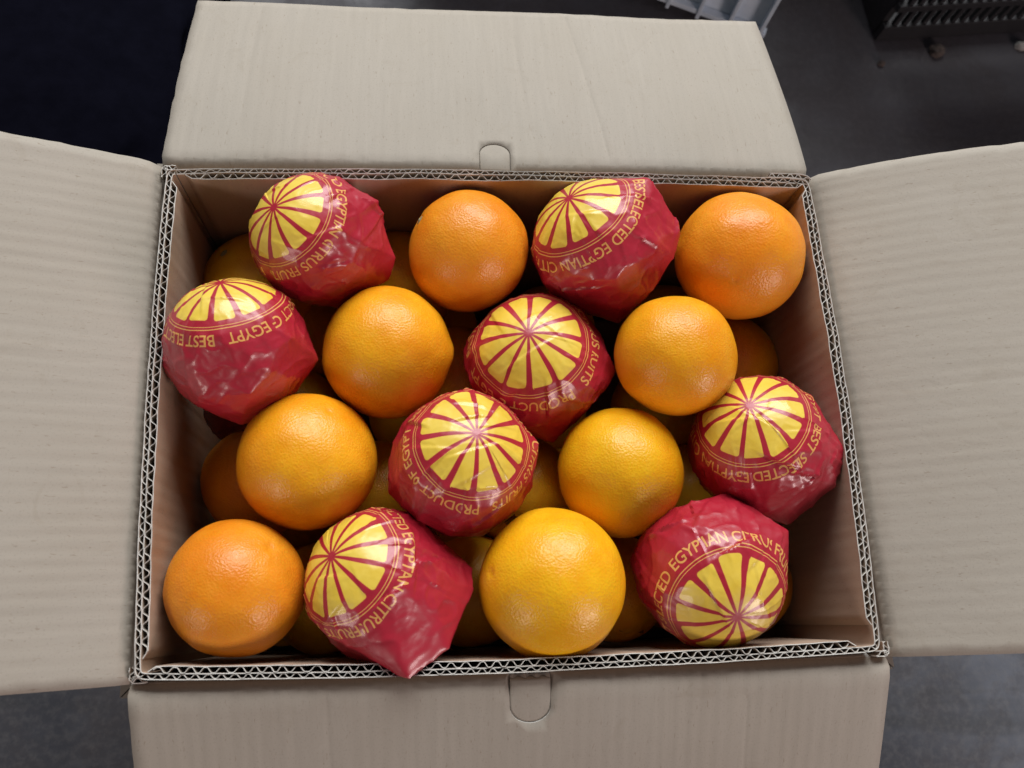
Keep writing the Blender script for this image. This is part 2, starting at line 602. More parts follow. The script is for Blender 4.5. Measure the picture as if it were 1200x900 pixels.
def build_flap(A, B, el, length, skew_a, skew_b, bow, mat, tab=None, seed=0, curl=0.0, creases=(), torn=False, shoulder=0.0):
    """A->B is the hinge with the outside on the right hand; far corners slide by skew along the hinge"""
    U = (B - A)
    W = U.length
    U.normalize()
    O = U.cross(UPV)
    if O.dot((A + B) / 2) < 0:
        O = -O
    O.z = 0
    O.normalize()
    e = R(el)
    D = O * math.cos(e) + UPV * math.sin(e)
    Nn = UPV * math.cos(e) - O * math.sin(e)

    def place(u, v, h):
        t = v / length
        uu = u + (skew_a * (1 - u / W) + skew_b * (u / W)) * t
        r = 0.008 + shoulder
        drop = max(0.0, r - v) ** 2 / (1.5 * r)
        hh = h + bow * 4 * t * (1 - t) + 0.0011 * noise.noise(Vector((u * 14 + seed, v * 14, 0.3)))
        hh += curl * (u / W - 0.5) * t
        return A + U * uu + D * v + Nn * hh - UPV * drop
    # outline
    outer = []
    step = 0.006
    nu, nv = int(W / step), int(length / step)
    for k in range(nu): outer.append((W * k / nu, 0))
    for k in range(nv): outer.append((W, length * k / nv))
    for k in range(nu): outer.append((W * (1 - k / nu), length + 0.0009 * noise.noise(Vector((k * 0.5, seed, 1))) * (1 if k else 0)))
    for k in range(nv): outer.append((0 + 0.0007 * noise.noise(Vector((k * 0.6, seed, 7))) * (1 if k else 0), length * (1 - k / nv)))
    pts = list(outer)
    edges = [(k, (k + 1) % len(outer)) for k in range(len(outer))]
    hole = None
    if tab:
        cx, w, v0, v1 = tab
        hole = u_outline(cx, w + 0.0004, v0, v1 + 0.0002)
        n0 = len(pts)
        pts += hole
        edges += [(n0 + k, n0 + (k + 1) % len(hole)) for k in range(len(hole))]
    rnd = random.Random(seed + 5)
    for iu in range(1, nu):
        for iv in range(1, nv):
            p = (W * iu / nu + rnd.uniform(-.0008, .0008), length * iv / nv + rnd.uniform(-.0008, .0008))
            if hole:
                if in_poly(p, hole): continue
                if min(math.hypot(p[0] - q[0], p[1] - q[1]) for q in hole) < 0.0015: continue
            pts.append(p)
    for k in range(1, nu):
        for v in (0.0015, 0.0032, 0.0048):
            pts.append((W * k / nu + 0.001, v))
    for (x0, y0, x1, y1, dep, wid) in creases:
        ln = math.hypot(x1 - x0, y1 - y0)
        nxx, nyy = -(y1 - y0) / ln, (x1 - x0) / ln
        k_n = int(ln / 0.003)
        for k in range(k_n + 1):
            t = k / k_n
            for off in (-0.0022, -0.0009, 0.0, 0.0009, 0.0022):
                w_ = 0.0012 * noise.noise(Vector((t * 8, x0 * 50, seed)))
                p = (x0 + (x1 - x0) * t + nxx * (off + w_), y0 + (y1 - y0) * t + nyy * (off + w_))
                if 0.002 < p[0] < W - 0.002 and 0.006 < p[1] < length - 0.002 and not (hole and in_poly(p, hole)): pts.append(p)
    vs, es, fs = delaunay_2d_cdt([Vector(p) for p in pts], edges, [], 0, 1e-6)[:3]
    P2 = [tuple(v) for v in vs]
    tris = []
    for f in fs:
        c = (sum(P2[i][0] for i in f) / 3, sum(P2[i][1] for i in f) / 3)
        if not in_poly(c, outer): continue
        if hole and in_poly(c, hole): continue
        tris.append(list(f))

    def relief(p):
        h = 0.0
        for (x0, y0, x1, y1, dep, wid) in creases:
            dx, dy = x1 - x0, y1 - y0
            t = max(0, min(1, ((p[0] - x0) * dx + (p[1] - y0) * dy) / (dx * dx + dy * dy)))
            dd = math.hypot(p[0] - x0 - t * dx, p[1] - y0 - t * dy)
            h -= dep * math.exp(-(dd / wid) ** 2)
        return h
    th = 0.0064
    bm = bmesh.new()
    uvl = bm.loops.layers.uv.new('UVMap')
    top = [bm.verts.new(place(p[0], p[1], relief(p))) for p in P2]
    bot = [bm.verts.new(place(p[0], p[1], -th)) for p in P2]
    uvof = {}
    for i, p in enumerate(P2):
        uvof[top[i]] = p
        uvof[bot[i]] = p
    cnt = {}
    for t in tris:
        a, b, c = t
        nrm = (top[b].co - top[a].co).cross(top[c].co - top[a].co)
        if nrm.dot(Nn) < 0: t.reverse()
        f = bm.faces.new([top[i] for i in t])
        f.smooth = True
        g = bm.faces.new([bot[i] for i in reversed(t)])
        g.smooth = True
        for k in range(3):
            cnt.setdefault((t[k], t[(k + 1) % 3]), 0)
    for (i, j) in list(cnt):
        if (j, i) not in cnt:
            f = bm.faces.new([top[j], top[i], bot[i], bot[j]])
            f.material_index = 1
    for f in bm.faces:
        for lp in f.loops:
            lp[uvl].uv = uvof[lp.vert]
    for ed in bm.edges:
        if len(ed.link_faces) == 2 and ed.calc_face_angle(0) > 0.9: ed.smooth = False
    bmesh.ops.delete(bm, geom=[v for v in bm.verts if not v.link_faces], context='VERTS')
    me = bpy.data.meshes.new('flap')
    bm.to_mesh(me)
    bm.free()
    fo = link('flap', me, [mat, M_EDGE], carton)
    if tab:
        cx, w, v0, v1 = tab
        ol = u_outline(cx, w, v0 + (0.004 if torn else 0.0004), v1)
        bm = bmesh.new()
        uvl = bm.loops.layers.uv.new('UVMap')
        cxy = (cx, (v0 + v1) / 2)
        rings = []
        for s_, h in ((0.0, -0.0006), (0.55, -0.0005), (0.9, -0.0006), (0.985, -0.0007), (1.0, -0.0010), (1.0, -0.006)):
            ring = []
            for q in ol:
                p = (cxy[0] + (q[0] - cxy[0]) * max(s_, 0.02), cxy[1] + (q[1] - cxy[1]) * max(s_, 0.02))
                ring.append((bm.verts.new(place(p[0], p[1], h)), p))
            rings.append(ring)
        n = len(ol)
        first = bm.faces.new([v for v, _ in reversed(rings[0])])
        for ra, rb in zip(rings, rings[1:]):
            for k in range(n):
                j = (k + 1) % n
                bm.faces.new([ra[k][0], ra[j][0], rb[j][0], rb[k][0]])
        lut = {v: p for r_ in rings for v, p in r_}
        for f in bm.faces:
            f.smooth = True
            for lp in f.loops: lp[uvl].uv = lut[lp.vert]
        bmesh.ops.recalc_face_normals(bm, faces=bm.faces[:])
        me = bpy.data.meshes.new('thumb_tab')
        bm.to_mesh(me)
        bm.free()
        link('thumb_tab', me, [mat], fo)
        if not torn: return fo
        # the torn board left standing in the slot between tab and fold: short wavy ends of the fluting
        mb_v, mb_f = [], []
        nst = 40
        for k in range(nst + 1):
            u = cx - w / 2 + w * k / nst
            h = -0.0030 + 0.0013 * math.sin(k / nst * w / 0.0066 * 2 * math.pi)
            for dh in (-0.00028, 0.00028):
                for v in (v0 + 0.0002, v0 + 0.0036):
                    mb_v.append(place(u, v, h + dh))
        for k in range(nst):
            a = k * 4
            mb_f += [(a, a + 1, a + 5, a + 4), (a + 2, a + 6, a + 7, a + 3), (a, a + 4, a + 6, a + 2), (a + 1, a + 3, a + 7, a + 5)]
        link('torn_fluting', mesh_from('torn_fluting', mb_v, mb_f), [M_EDGE], fo)
    return fo


# back flap (with two long creases), front flap, left flap, right flap
build_flap(HC['TL'], HC['TR'], -15, 0.1552, 0.0024, -0.0040, 0.003, M_FLAP[0], tab=(0.2033, 0.0195, 0.0015, 0.0215), seed=1,
           creases=((0.262, 0.152, 0.277, 0.012, 0.0007, 0.0014), (0.222, 0.125, 0.228, 0.030, 0.0004, 0.0014), (0.045, 0.15, 0.043, 0.03, 0.0003, 0.0016), (0.33, 0.14, 0.30, 0.10, 0.0003, 0.0012)))
build_flap(HC['BL'], HC['BR'], -27, 0.150, 0.0050, -0.0040, 0.002, M_FLAP[1], tab=(0.2085, 0.0220, 0.0015, 0.0300), seed=2, creases=((0.10, 0.01, 0.102, 0.12, 0.0004, 0.0013), (0.33, 0.02, 0.332, 0.09, 0.0005, 0.0013)), torn=True, shoulder=0.003)
build_flap(HC['TL'], HC['BL'], 22, 0.150, 0.0006, 0.0006, 0.003, M_FLAP[2], seed=3, creases=((0.13, 0.03, 0.128, 0.13, 0.00016, 0.0014),))
build_flap(HC['TR'], HC['BR'], 17, 0.150, 0.0012, 0.0030, 0.0065, M_FLAP[3], seed=4, creases=((0.15, 0.03, 0.147, 0.14, 0.00016, 0.0014),))


def wall_panel(A, B, name='wall'):
    U = (B - A)
    W = U.length
    U.normalize()
    O = U.cross(UPV)
    if O.dot((A + B) / 2) < 0: O = -O
    th = 0.0066
    ztop = ZT - 0.0135
    vs, fs, uv = [], [], []
    nz, nu = 10, 24
    for side in (0, 1):
        for iu in range(nu + 1):
            for iz in range(nz + 1):
                u = W * iu / nu
                z = 0.001 + (ztop - 0.001) * iz / nz
                bul = 0.004 * math.sin(math.pi * iu / nu) * math.sin(math.pi * iz / nz)
                a0 = -th * side if side else 0
                vs.append(A + U * (u + (a0 if iu == 0 else -a0 if iu == nu else 0)) + O * (th * side + bul + 0.0006) + UPV * (z - A.z))
                uv.append((u, z))
    n = (nu + 1) * (nz + 1)
    idx = lambda s, i, j: s * n + i * (nz + 1) + j
    for s in (0, 1):
        for i in range(nu):
            for j in range(nz):
                q = (idx(s, i, j), idx(s, i + 1, j), idx(s, i + 1, j + 1), idx(s, i, j + 1))
                fs.append(q if s else q[::-1])
    for i in range(nu):
        fs.append((idx(0, i, nz), idx(0, i + 1, nz), idx(1, i + 1, nz), idx(1, i, nz)))
        fs.append((idx(0, i, 0), idx(1, i, 0), idx(1, i + 1, 0), idx(0, i + 1, 0)))
    for j in range(nz):
        fs.append((idx(0, 0, j), idx(0, 0, j + 1), idx(1, 0, j + 1), idx(1, 0, j)))
        fs.append((idx(0, nu, j), idx(1, nu, j), idx(1, nu, j + 1), idx(0, nu, j + 1)))
    me = mesh_from(name, vs, fs)
    ul = me.uv_layers.new(name='UVMap')
    for lp in me.loops: ul.data[lp.index].uv = uv[lp.vertex_index]
    return link(name, me, [M_WALL], carton)


for a, b in (('TL', 'TR'), ('BL', 'BR'), ('TL', 'BL'), ('TR', 'BR')):
    wall_panel(HC[a], HC[b])
base = MB().box((0, 0.001, 0.006), (0.395, 0.285, 0.007)).mesh('bottom', 0.0008)
link('bottom', base, [M_WALL], carton)

# ------------------------------------------------------------------ the liner inside: a sleeve of double-wall board, its cut edge up
liner = empty('carton_liner', (0, 0, 0.03), 'double wall corrugated sleeve inside the carton, cut fluted edge up round the oranges', 'carton liner')
ZR = 0.270
LC = [Vector((-0.2019, 0.146, 0)), Vector((0.1987, 0.1451, 0)), Vector((0.2009, -0.1471, 0)), Vector((-0.1989, -0.1445, 0))]
BULGE = [0.0028, 0.0042, 0.0038, 0.0035]
BULGE_B = [0.002, 0.003, 0.003, 0.003]


def liner_path():
    pts = []
    marks = []
    for k in range(4):
        a, b = LC[k], LC[(k + 1) % 4]
        d = b - a
        n = int(d.length / 0.001)
        o = Vector((-d.y, d.x, 0)).normalized()
        marks.append(len(pts))
        for i in range(n):
            t = i / n
            w = 0.0007 * noise.noise(Vector((t * 9, k * 3.3, 0))) * math.sin(math.pi * t)
            pts.append(a + d * t + o * (BULGE[k] * math.sin(math.pi * t) ** 0.8 + w))
    P = np.array([p[:2] for p in pts])
    for it in range(26):                                # round the corners
        Q = (np.roll(P, 1, 0) + 2 * P + np.roll(P, -1, 0)) / 4
        wgt = np.zeros(len(P))
        for mk in marks:
            for dk in range(-9, 10):
                wgt[(mk + dk) % len(P)] = 1
        P = P * (1 - wgt[:, None]) + Q * wgt[:, None]
    seg = np.linalg.norm(np.roll(P, -1, 0) - P, axis=1)
    s = np.concatenate([[0], np.cumsum(seg)])
    return P, s, [s[mk] for mk in marks]


LP, LS, LMARK = liner_path()
LTOT = LS[-1]
LPX = np.vstack([LP, LP[:1]])


def lp_at(s):
    s = s % LTOT
    x = np.interp(s, LS, LPX[:, 0])
    y = np.interp(s, LS, LPX[:, 1])
    e = 0.0015
    x1 = np.interp((s + e) % LTOT, LS, LPX[:, 0]); y1 = np.interp((s + e) % LTOT, LS, LPX[:, 1])
    x0 = np.interp((s - e) % LTOT, LS, LPX[:, 0]); y0 = np.interp((s - e) % LTOT, LS, LPX[:, 1])
    tx, ty = x1 - x0, y1 - y0
    l = math.hypot(tx, ty) or 1
    return x, y, ty / l, -tx / l                       # point and inward normal (path runs clockwise)


def inset(s, d):
    x, y, nx, ny = lp_at(s)
    return x + nx * d, y + ny * d


def ztop_at(s, d):
    return ZR + 0.0012 * noise.noise(Vector((s * 30, d * 200, 2))) + 0.0004 * noise.noise(Vector((s * 160, d * 500, 5)))


ZB = 0.030


def ribbon(name, pts, th, mats, parent, levels=(1.0, 0.0), closed=False, ss=None):
    """a strip of paper standing on edge: pts are (x, y, ztop); material 0 on its sides, 1 on the cut edge"""
    P = np.array([p[:2] for p in pts])
    n = len(P)
    if closed:
        T = np.roll(P, -1, 0) - np.roll(P, 1, 0)
    else:
        T = np.gradient(P, axis=0)
    T /= np.maximum(np.linalg.norm(T, axis=1), 1e-9)[:, None]
    Nr = np.stack([-T[:, 1], T[:, 0]], 1)
    vs, fs, mi, uv = [], [], [], []
    acc = 0
    for i in range(n):
        if i: acc += float(np.linalg.norm(P[i] - P[i - 1]))
        for sd in (-1, 1):
            q = P[i] + Nr[i] * th / 2 * sd
            zt = pts[i][2] + (0.00012 * sd)
            for lv in levels:
                vs.append((q[0], q[1], ZB + (zt - ZB) * lv))
                uv.append((ss[i] if ss is not None else acc, ZB + (zt - ZB) * lv))
    k = len(levels)
    last = n if closed else n - 1
    for i in range(last):
        a, b = i * 2 * k, ((i + 1) % n) * 2 * k
        for j in range(k - 1):
            fs.append((a + j, b + j, b + j + 1, a + j + 1)); mi.append(0)
            fs.append((a + k + j, a + k + j + 1, b + k + j + 1, b + k + j)); mi.append(0)
        fs.append((a, a + k, b + k, b)); mi.append(1)
    if not closed:
        for a in (0, (n - 1) * 2 * k):
            fs.append(tuple([a + j for j in range(k)] + [a + k + j for j in reversed(range(k))])); mi.append(1)
    me = mesh_from(name, vs, fs, True, R(40))
    ul = me.uv_layers.new(name='UVMap')
    lv_ = [0] * len(me.loops)
    me.loops.foreach_get('vertex_index', lv_)
    ul.data.foreach_set('uv', [c for i in lv_ for c in uv[i]])
    o = link(name, me, mats, parent)
    me.polygons.foreach_set('material_index', mi)
    return o


def strip(name, s0, s1, d, th, step=0.002, wig=0.0, levels=(1.0, 0.9, 0.0), ends=0.0):
    n = max(2, int(abs(s1 - s0) / step))
    pts, ss = [], []
    for i in range(n + 1):
        s = s0 + (s1 - s0) * i / n
        dd = d + wig * noise.noise(Vector((s * 120, d * 900, 1.5)))
        e = min(s - s0, s1 - s)
        if ends and e < 0.004:
            dd -= ends * (1 - e / 0.004)
        x, y = inset(s, dd)
        pts.append((x, y, ztop_at(s, d)))
        ss.append(s)
    return ribbon(name, pts, th, [M_LINER, M_EDGE], liner, levels, ss=ss)


def fluting(name, s0, s1, d, amp, period, th, seed):
    n = int((s1 - s0) / period * 12)
    pts = []
    for i in range(n + 1):
        s = s0 + (s1 - s0) * i / n
        ph = 2 * math.pi * (s / period + 0.26 * noise.noise(Vector((s * 45, seed, 0))) + 0.10 * noise.noise(Vector((s * 130, seed, 4))))
        w = max(-1, min(1, 1.32 * math.sin(ph) + 0.10 * noise.noise(Vector((s * 300, seed, 8)))))
        a = amp * min(1.0, 1.15 - 0.75 * max(0, noise.noise(Vector((s * 22, seed, 9))) - 0.15)) * (1 + 0.05 * noise.noise(Vector((s * 200, seed, 3))))
        x, y = inset(s, d + a * w)
        pts.append((x, y, ztop_at(s, d) - 0.0001))
    return ribbon(name, pts, th, [M_FLUTE, M_EDGE], liner, (1.0, 0.985, 0.6), ss=None)


S0 = 0.004
strip('outer_facing', S0, LTOT + S0 - 0.001, 0.0003, 0.00046, wig=0.0002)
fluting('outer_fluting', S0, LTOT + S0 - 0.001, 0.0017, 0.00098, 0.0064, 0.00034, 3)
strip('middle_facing', S0, LTOT + S0 - 0.001, 0.0031, 0.00048, wig=0.0002)
ends_in = [(0.0125, -0.006), (0.010, -0.016), (0.016, -0.008), (0.012, -0.010)]
for k in range(4):
    a = LMARK[k] + ends_in[k][0]
    b = (LMARK[(k + 1) % 4] if k < 3 else LTOT) + ends_in[k][1]
    fluting('inner_fluting', a, b, 0.0049, 0.00140, 0.0079, 0.00036, 11 + k)
    strip('inner_facing', a - 0.003, b + 0.003, 0.0068, 0.00046, wig=0.0003, ends=0.0028)
# the glued lap at the back right corner: a second strip of board behind the back wall
a, b = LMARK[1] - 0.0245, LMARK[1] + 0.001
fluting('lap_fluting', a, b, -0.0014, 0.0011, 0.0058, 0.00042, 23)
strip('lap_facing', a, b, -0.0031, 0.0005, wig=0.0002)
strip('lap_facing', a - 0.001, b, -0.0002, 0.0004, wig=0.0002)
pad = MB().box((0, 0, 0.026), (0.378, 0.268, 0.006)).mesh('base_pad', 0.0006)
link('base_pad', pad, [M_LINER], liner, (0, 0, -0.03))
for ch in liner.children:
    if ch.name.startswith('base_pad'): continue
    ch.location = (0, 0, -0.03)

# the cut corners of the carton between the flaps: a short bend of fluted board showing its edge
for cn, (pa_, pb_) in dict(TL=('TR', 'BL'), TR=('TL', 'BR'), BR=('TR', 'BL'), BL=('TL', 'BR')).items():
    H = HC[cn]
    d1 = (HC[pa_] - H).normalized()
    d2 = (HC[pb_] - H).normalized()
    for nm, ins, th_, zig in (('corner_facing', 0.0006, 0.0005, 0), ('corner_fluting', 0.0020, 0.00042, 0.0010), ('corner_facing', 0.0034, 0.0005, 0)):
        pts = []
        for i in range(61):
            t = i / 60
            L_ = 0.0085
            if t < 0.5: p = H + d1 * (L_ * (1 - 2 * t))
            else: p = H + d2 * (L_ * (2 * t - 1))
            # round the bend
            rr = 0.004
            dd = abs(t - 0.5) * 2 * L_
            inw = (d1 + d2).normalized()
            k_ = max(0.0, 1 - dd / rr) ** 2 * rr * 0.45
            side = d2 if t < 0.5 else d1
            off = ins + (zig * max(-1, min(1, 1.3 * math.sin(t * 2 * L_ / 0.0060 * 2 * math.pi))) if zig else 0)
            p = p + side * off * min(1, dd / 0.002) + inw * (off * 1.2 * (1 - min(1, dd / 0.002)) + k_)
            pts.append((p.x, p.y, 0.2655 + 0.0008 * noise.noise(Vector((t * 9, H.x * 40, ins * 900)))))
        ribbon(nm, pts, th_, [M_FLUTE if zig else M_LINER, M_EDGE], carton, (1.0, 0.9, 0.3))

# ------------------------------------------------------------------ oranges
CDICT = dict(gold=(0.82, 0.420, 0.008), amber=(0.81, 0.345, 0.009), deep=(0.79, 0.285, 0.014), rind=(0.76, 0.38, 0.014))


def orange_mesh(seed):
    bm = bmesh.new()
    bmesh.ops.create_icosphere(bm, subdivisions=6, radius=1.0)
    rnd = random.Random(seed)
    off = Vector((rnd.uniform(0, 50), rnd.uniform(0, 50), rnd.uniform(0, 50)))
    flat = rnd.uniform(0.955, 0.99)
    for v in bm.verts:
        d = v.co.normalized()
        r = 1 + 0.026 * noise.noise(d * 1.3 + off) + 0.012 * noise.noise(d * 3.1 + off) + 0.0022 * noise.noise(d * 9 + off)
        a = math.acos(max(-1, min(1, d.z)))
        phi = math.atan2(d.y, d.x)
        # sunken stem end with short radial furrows, shallow dimple at the far end
        r -= 0.042 * math.exp(-(a / 0.10) ** 2) + 0.006 * math.exp(-((a - 0.2) / 0.12) ** 2) * (0.5 + 0.5 * math.sin(phi * 7 + 2 * noise.noise(d * 5)))
        b = math.pi - a
        r -= 0.022 * math.exp(-(b / 0.055) ** 2)
        if seed % 4 == 2:                                # a protruding end
            r += 0.05 * math.exp(-(b / 0.16) ** 2)
        p = d * r
        p.z *= flat
        v.co = p
    me = bpy.data.meshes.new('orange')
    bm.to_mesh(me)
    bm.free()
    me.polygons.foreach_set('use_smooth', [True] * len(me.polygons))
    me.materials.append(M_PEEL)
    return me


# peel relief is sized in metres, so the mesh is stored at the size of an average fruit
R_MEAN = 0.040
OM = []
for sd in range(1, 6):
    me = orange_mesh(sd)
    me.transform(Matrix.Scale(R_MEAN, 4))
    OM.append(me)


def stem_mesh():
    vs, fs = [], []
    n = 10
    prof = [(0.0030, -0.0014), (0.0027, 0.0), (0.0018, 0.0004), (0.0012, 0.0), (0.0010, 0.0009), (0.0002, 0.0010)]
    for i, (r, z) in enumerate(prof):
        for k in range(n):
            a = 2 * math.pi * k / n
            rr = r * (1 + (0.25 if (k % 2 and i < 3) else 0))
            vs.append((rr * math.cos(a), rr * math.sin(a), z))
    for i in range(len(prof) - 1):
        for k in range(n):
            j = (k + 1) % n
            fs.append((i * n + k, i * n + j, (i + 1) * n + j, (i + 1) * n + k))
    fs.append(tuple((len(prof) - 1) * n + k for k in range(n)))
    return mesh_from('stem_button', vs, fs, True)


STEM = stem_mesh()
STEM.materials.append(M_STEM)


def put_orange(loc, r, stem, mesh_i, hue, label, group, button=False, spin=0.0, flip=False, tint=1.0):
    o = bpy.data.objects.new('orange', OM[mesh_i])
    COL.objects.link(o)
    z = Vector(stem).normalized()
    if flip: z = -z
    q = z.to_track_quat('Z', 'Y') @ Matrix.Rotation(spin, 3, 'Z').to_quaternion()
    o.rotation_mode = 'QUATERNION'
    o.rotation_quaternion = q
    o.location = loc
    s = r / R_MEAN
    o.scale = (s, s, s)
    c = CDICT[hue]
    o.color = (c[0] * tint, c[1] * tint, c[2] * tint, 1)
    tag(o, label, 'orange', group)
    if button:
        b = bpy.data.objects.new('stem_button', STEM)
        COL.objects.link(b)
        b.parent = o
        b.location = (0, 0, R_MEAN * 0.945)
    return o


G_TOP = 'unwrapped oranges in the top layer'
BARE = [
    dict(loc=(-0.0212, 0.1039, 0.246), r=0.0388, stem=(-0.828, 0.397, 0.395), mi=0, hue='deep', tint=0.97, button=True,
         label='smallest bare orange in the back row, between two red wrapped ones'),
    dict(loc=(0.152, 0.0966, 0.256), r=0.0407, stem=(0.276, 0.52, -0.5), mi=2, hue='deep', tint=1.02,
         label='big deep orange fruit filling the back right corner of the carton'),
    dict(loc=(-0.0724, 0.0386, 0.240), r=0.0406, stem=(0.995, -0.037, 0.092), mi=1, hue='amber', flip=True,
         label='bare amber orange with a nub on its right, left of the middle wrapped fruit'),
    dict(loc=(0.1019, 0.0285, 0.262), r=0.0375, stem=(-0.5, -0.6, -0.5), mi=3, hue='amber', tint=0.97,
         label='bare orange just in front of the big one in the back right corner'),
    dict(loc=(-0.1187, -0.0280, 0.240), r=0.0405, stem=(-0.313, -0.5, -0.6), mi=4, hue='amber',
         label='bare amber orange just in front of the wrapped one against the left wall'),
    dict(loc=(0.0689, -0.0376, 0.236), r=0.0399, stem=(-0.994, -0.052, -0.096), mi=0, hue='gold', tint=0.97,
         label='bare golden orange with a pebbly rind, right of centre between two wrapped ones'),
    dict(loc=(-0.1557, -0.0989, 0.244), r=0.0380, stem=(0.596, 0.535, 0.599), mi=1, hue='deep', tint=0.98,
         label='bare deep orange fruit in the front left corner of the carton'),
    dict(loc=(0.0210, -0.1030, 0.252), r=0.0424, stem=(-0.873, 0.137, 0.469), mi=3, hue='gold', tint=1.05, flip=True,
         label='brightest yellow bare orange in the middle of the front row above the rim'),
]
for k, d in enumerate(BARE):
    put_orange(d['loc'], d['r'], d['stem'], d['mi'], d['hue'], d['label'], G_TOP, d.get('button', False), k * 1.3, d.get('flip', False), d.get('tint', 1.0))

G_LOW = 'oranges of the layer beneath, seen through gaps'
LOWER = [
    ((-0.1636, 0.1060, 0.180), 0.0381, (-0.491, 0.364, 0.792), 'rind', True, 'lower orange with a pale stem button, in the back left corner'),
    ((-0.0667, 0.1080, 0.178), 0.0385, (0.2, 0.1, -0.9), 'rind', False, 'lower orange glimpsed at the back beside the smallest bare orange'),
    ((0.1620, 0.0468, 0.178), 0.0385, (0.3, 0.8, -0.2), 'amber', False, 'lower orange showing its right half below the big back right one'),
    ((-0.1580, -0.0285, 0.178), 0.0362, (-0.2, 0.3, -0.9), 'deep', False, 'lower orange in shade by the left wall behind the front left corner fruit'),
    ((-0.0811, -0.0399, 0.174), 0.0366, (0.5, 0.2, -0.8), 'rind', False, 'lower orange in the narrow gap left of the centre wrapped fruit'),
    ((-0.0267, 0.0400, 0.171), 0.0380, (-0.7, 0.2, 0.5), 'rind', False, 'lower orange in the gap between the nubbed amber orange and a wrapped fruit'),
    ((0.0141, -0.0400, 0.180), 0.0374, (0.2, 0.9, -0.3), 'rind', False, 'lower orange catching light in the gap right of the centre front wrapped fruit'),
    ((-0.0215, -0.1030, 0.178), 0.0360, (0.1, -0.8, 0.1), 'rind', False, 'lower orange between the front wrapped fruit and the brightest yellow one'),
    ((0.0740, -0.1040, 0.172), 0.0362, (-0.1, 0.8, -0.5), 'amber', False, 'lower orange in the gap right of the brightest yellow fruit in front'),
    ((0.1600, -0.1040, 0.166), 0.0363, (-0.1, 0.4, -0.8), 'amber', False, 'lower orange peeping out right of the upright lettered wrapped fruit'),
    ((-0.1160, -0.1040, 0.174), 0.0350, (-0.1, 0.4, -0.8), 'rind', False, 'lower orange in the gap right of the front left corner fruit'),
    ((0.0680, 0.0500, 0.168), 0.0360, (-0.1, 0.4, -0.8), 'rind', False, 'lower orange hidden deep behind the middle wrapped fruit'),
]
for k, (loc, r, st, hue, btn, lab) in enumerate(LOWER[:11]):
    put_orange(loc, r, st, k % 5, hue, lab, G_LOW, btn, k * 0.9)

# the layer under that, only just visible down the gaps, and one more below it that carries them
G_DEEP = 'oranges deep in the box, barely seen down the gaps'
k = 0
for iy in range(4):
    for ix in range(4):
        x = -0.150 + 0.094 * ix + (0.012 if iy % 2 else 0.0)
        y = -0.098 + 0.0655 * iy
        put_orange((x, y, 0.1075), 0.0365, (0.3, -0.2, -0.9), k % 5, 'rind', 'orange deep in the box, barely seen down the dark gaps', G_DEEP, False, k * 0.7)
        k += 1

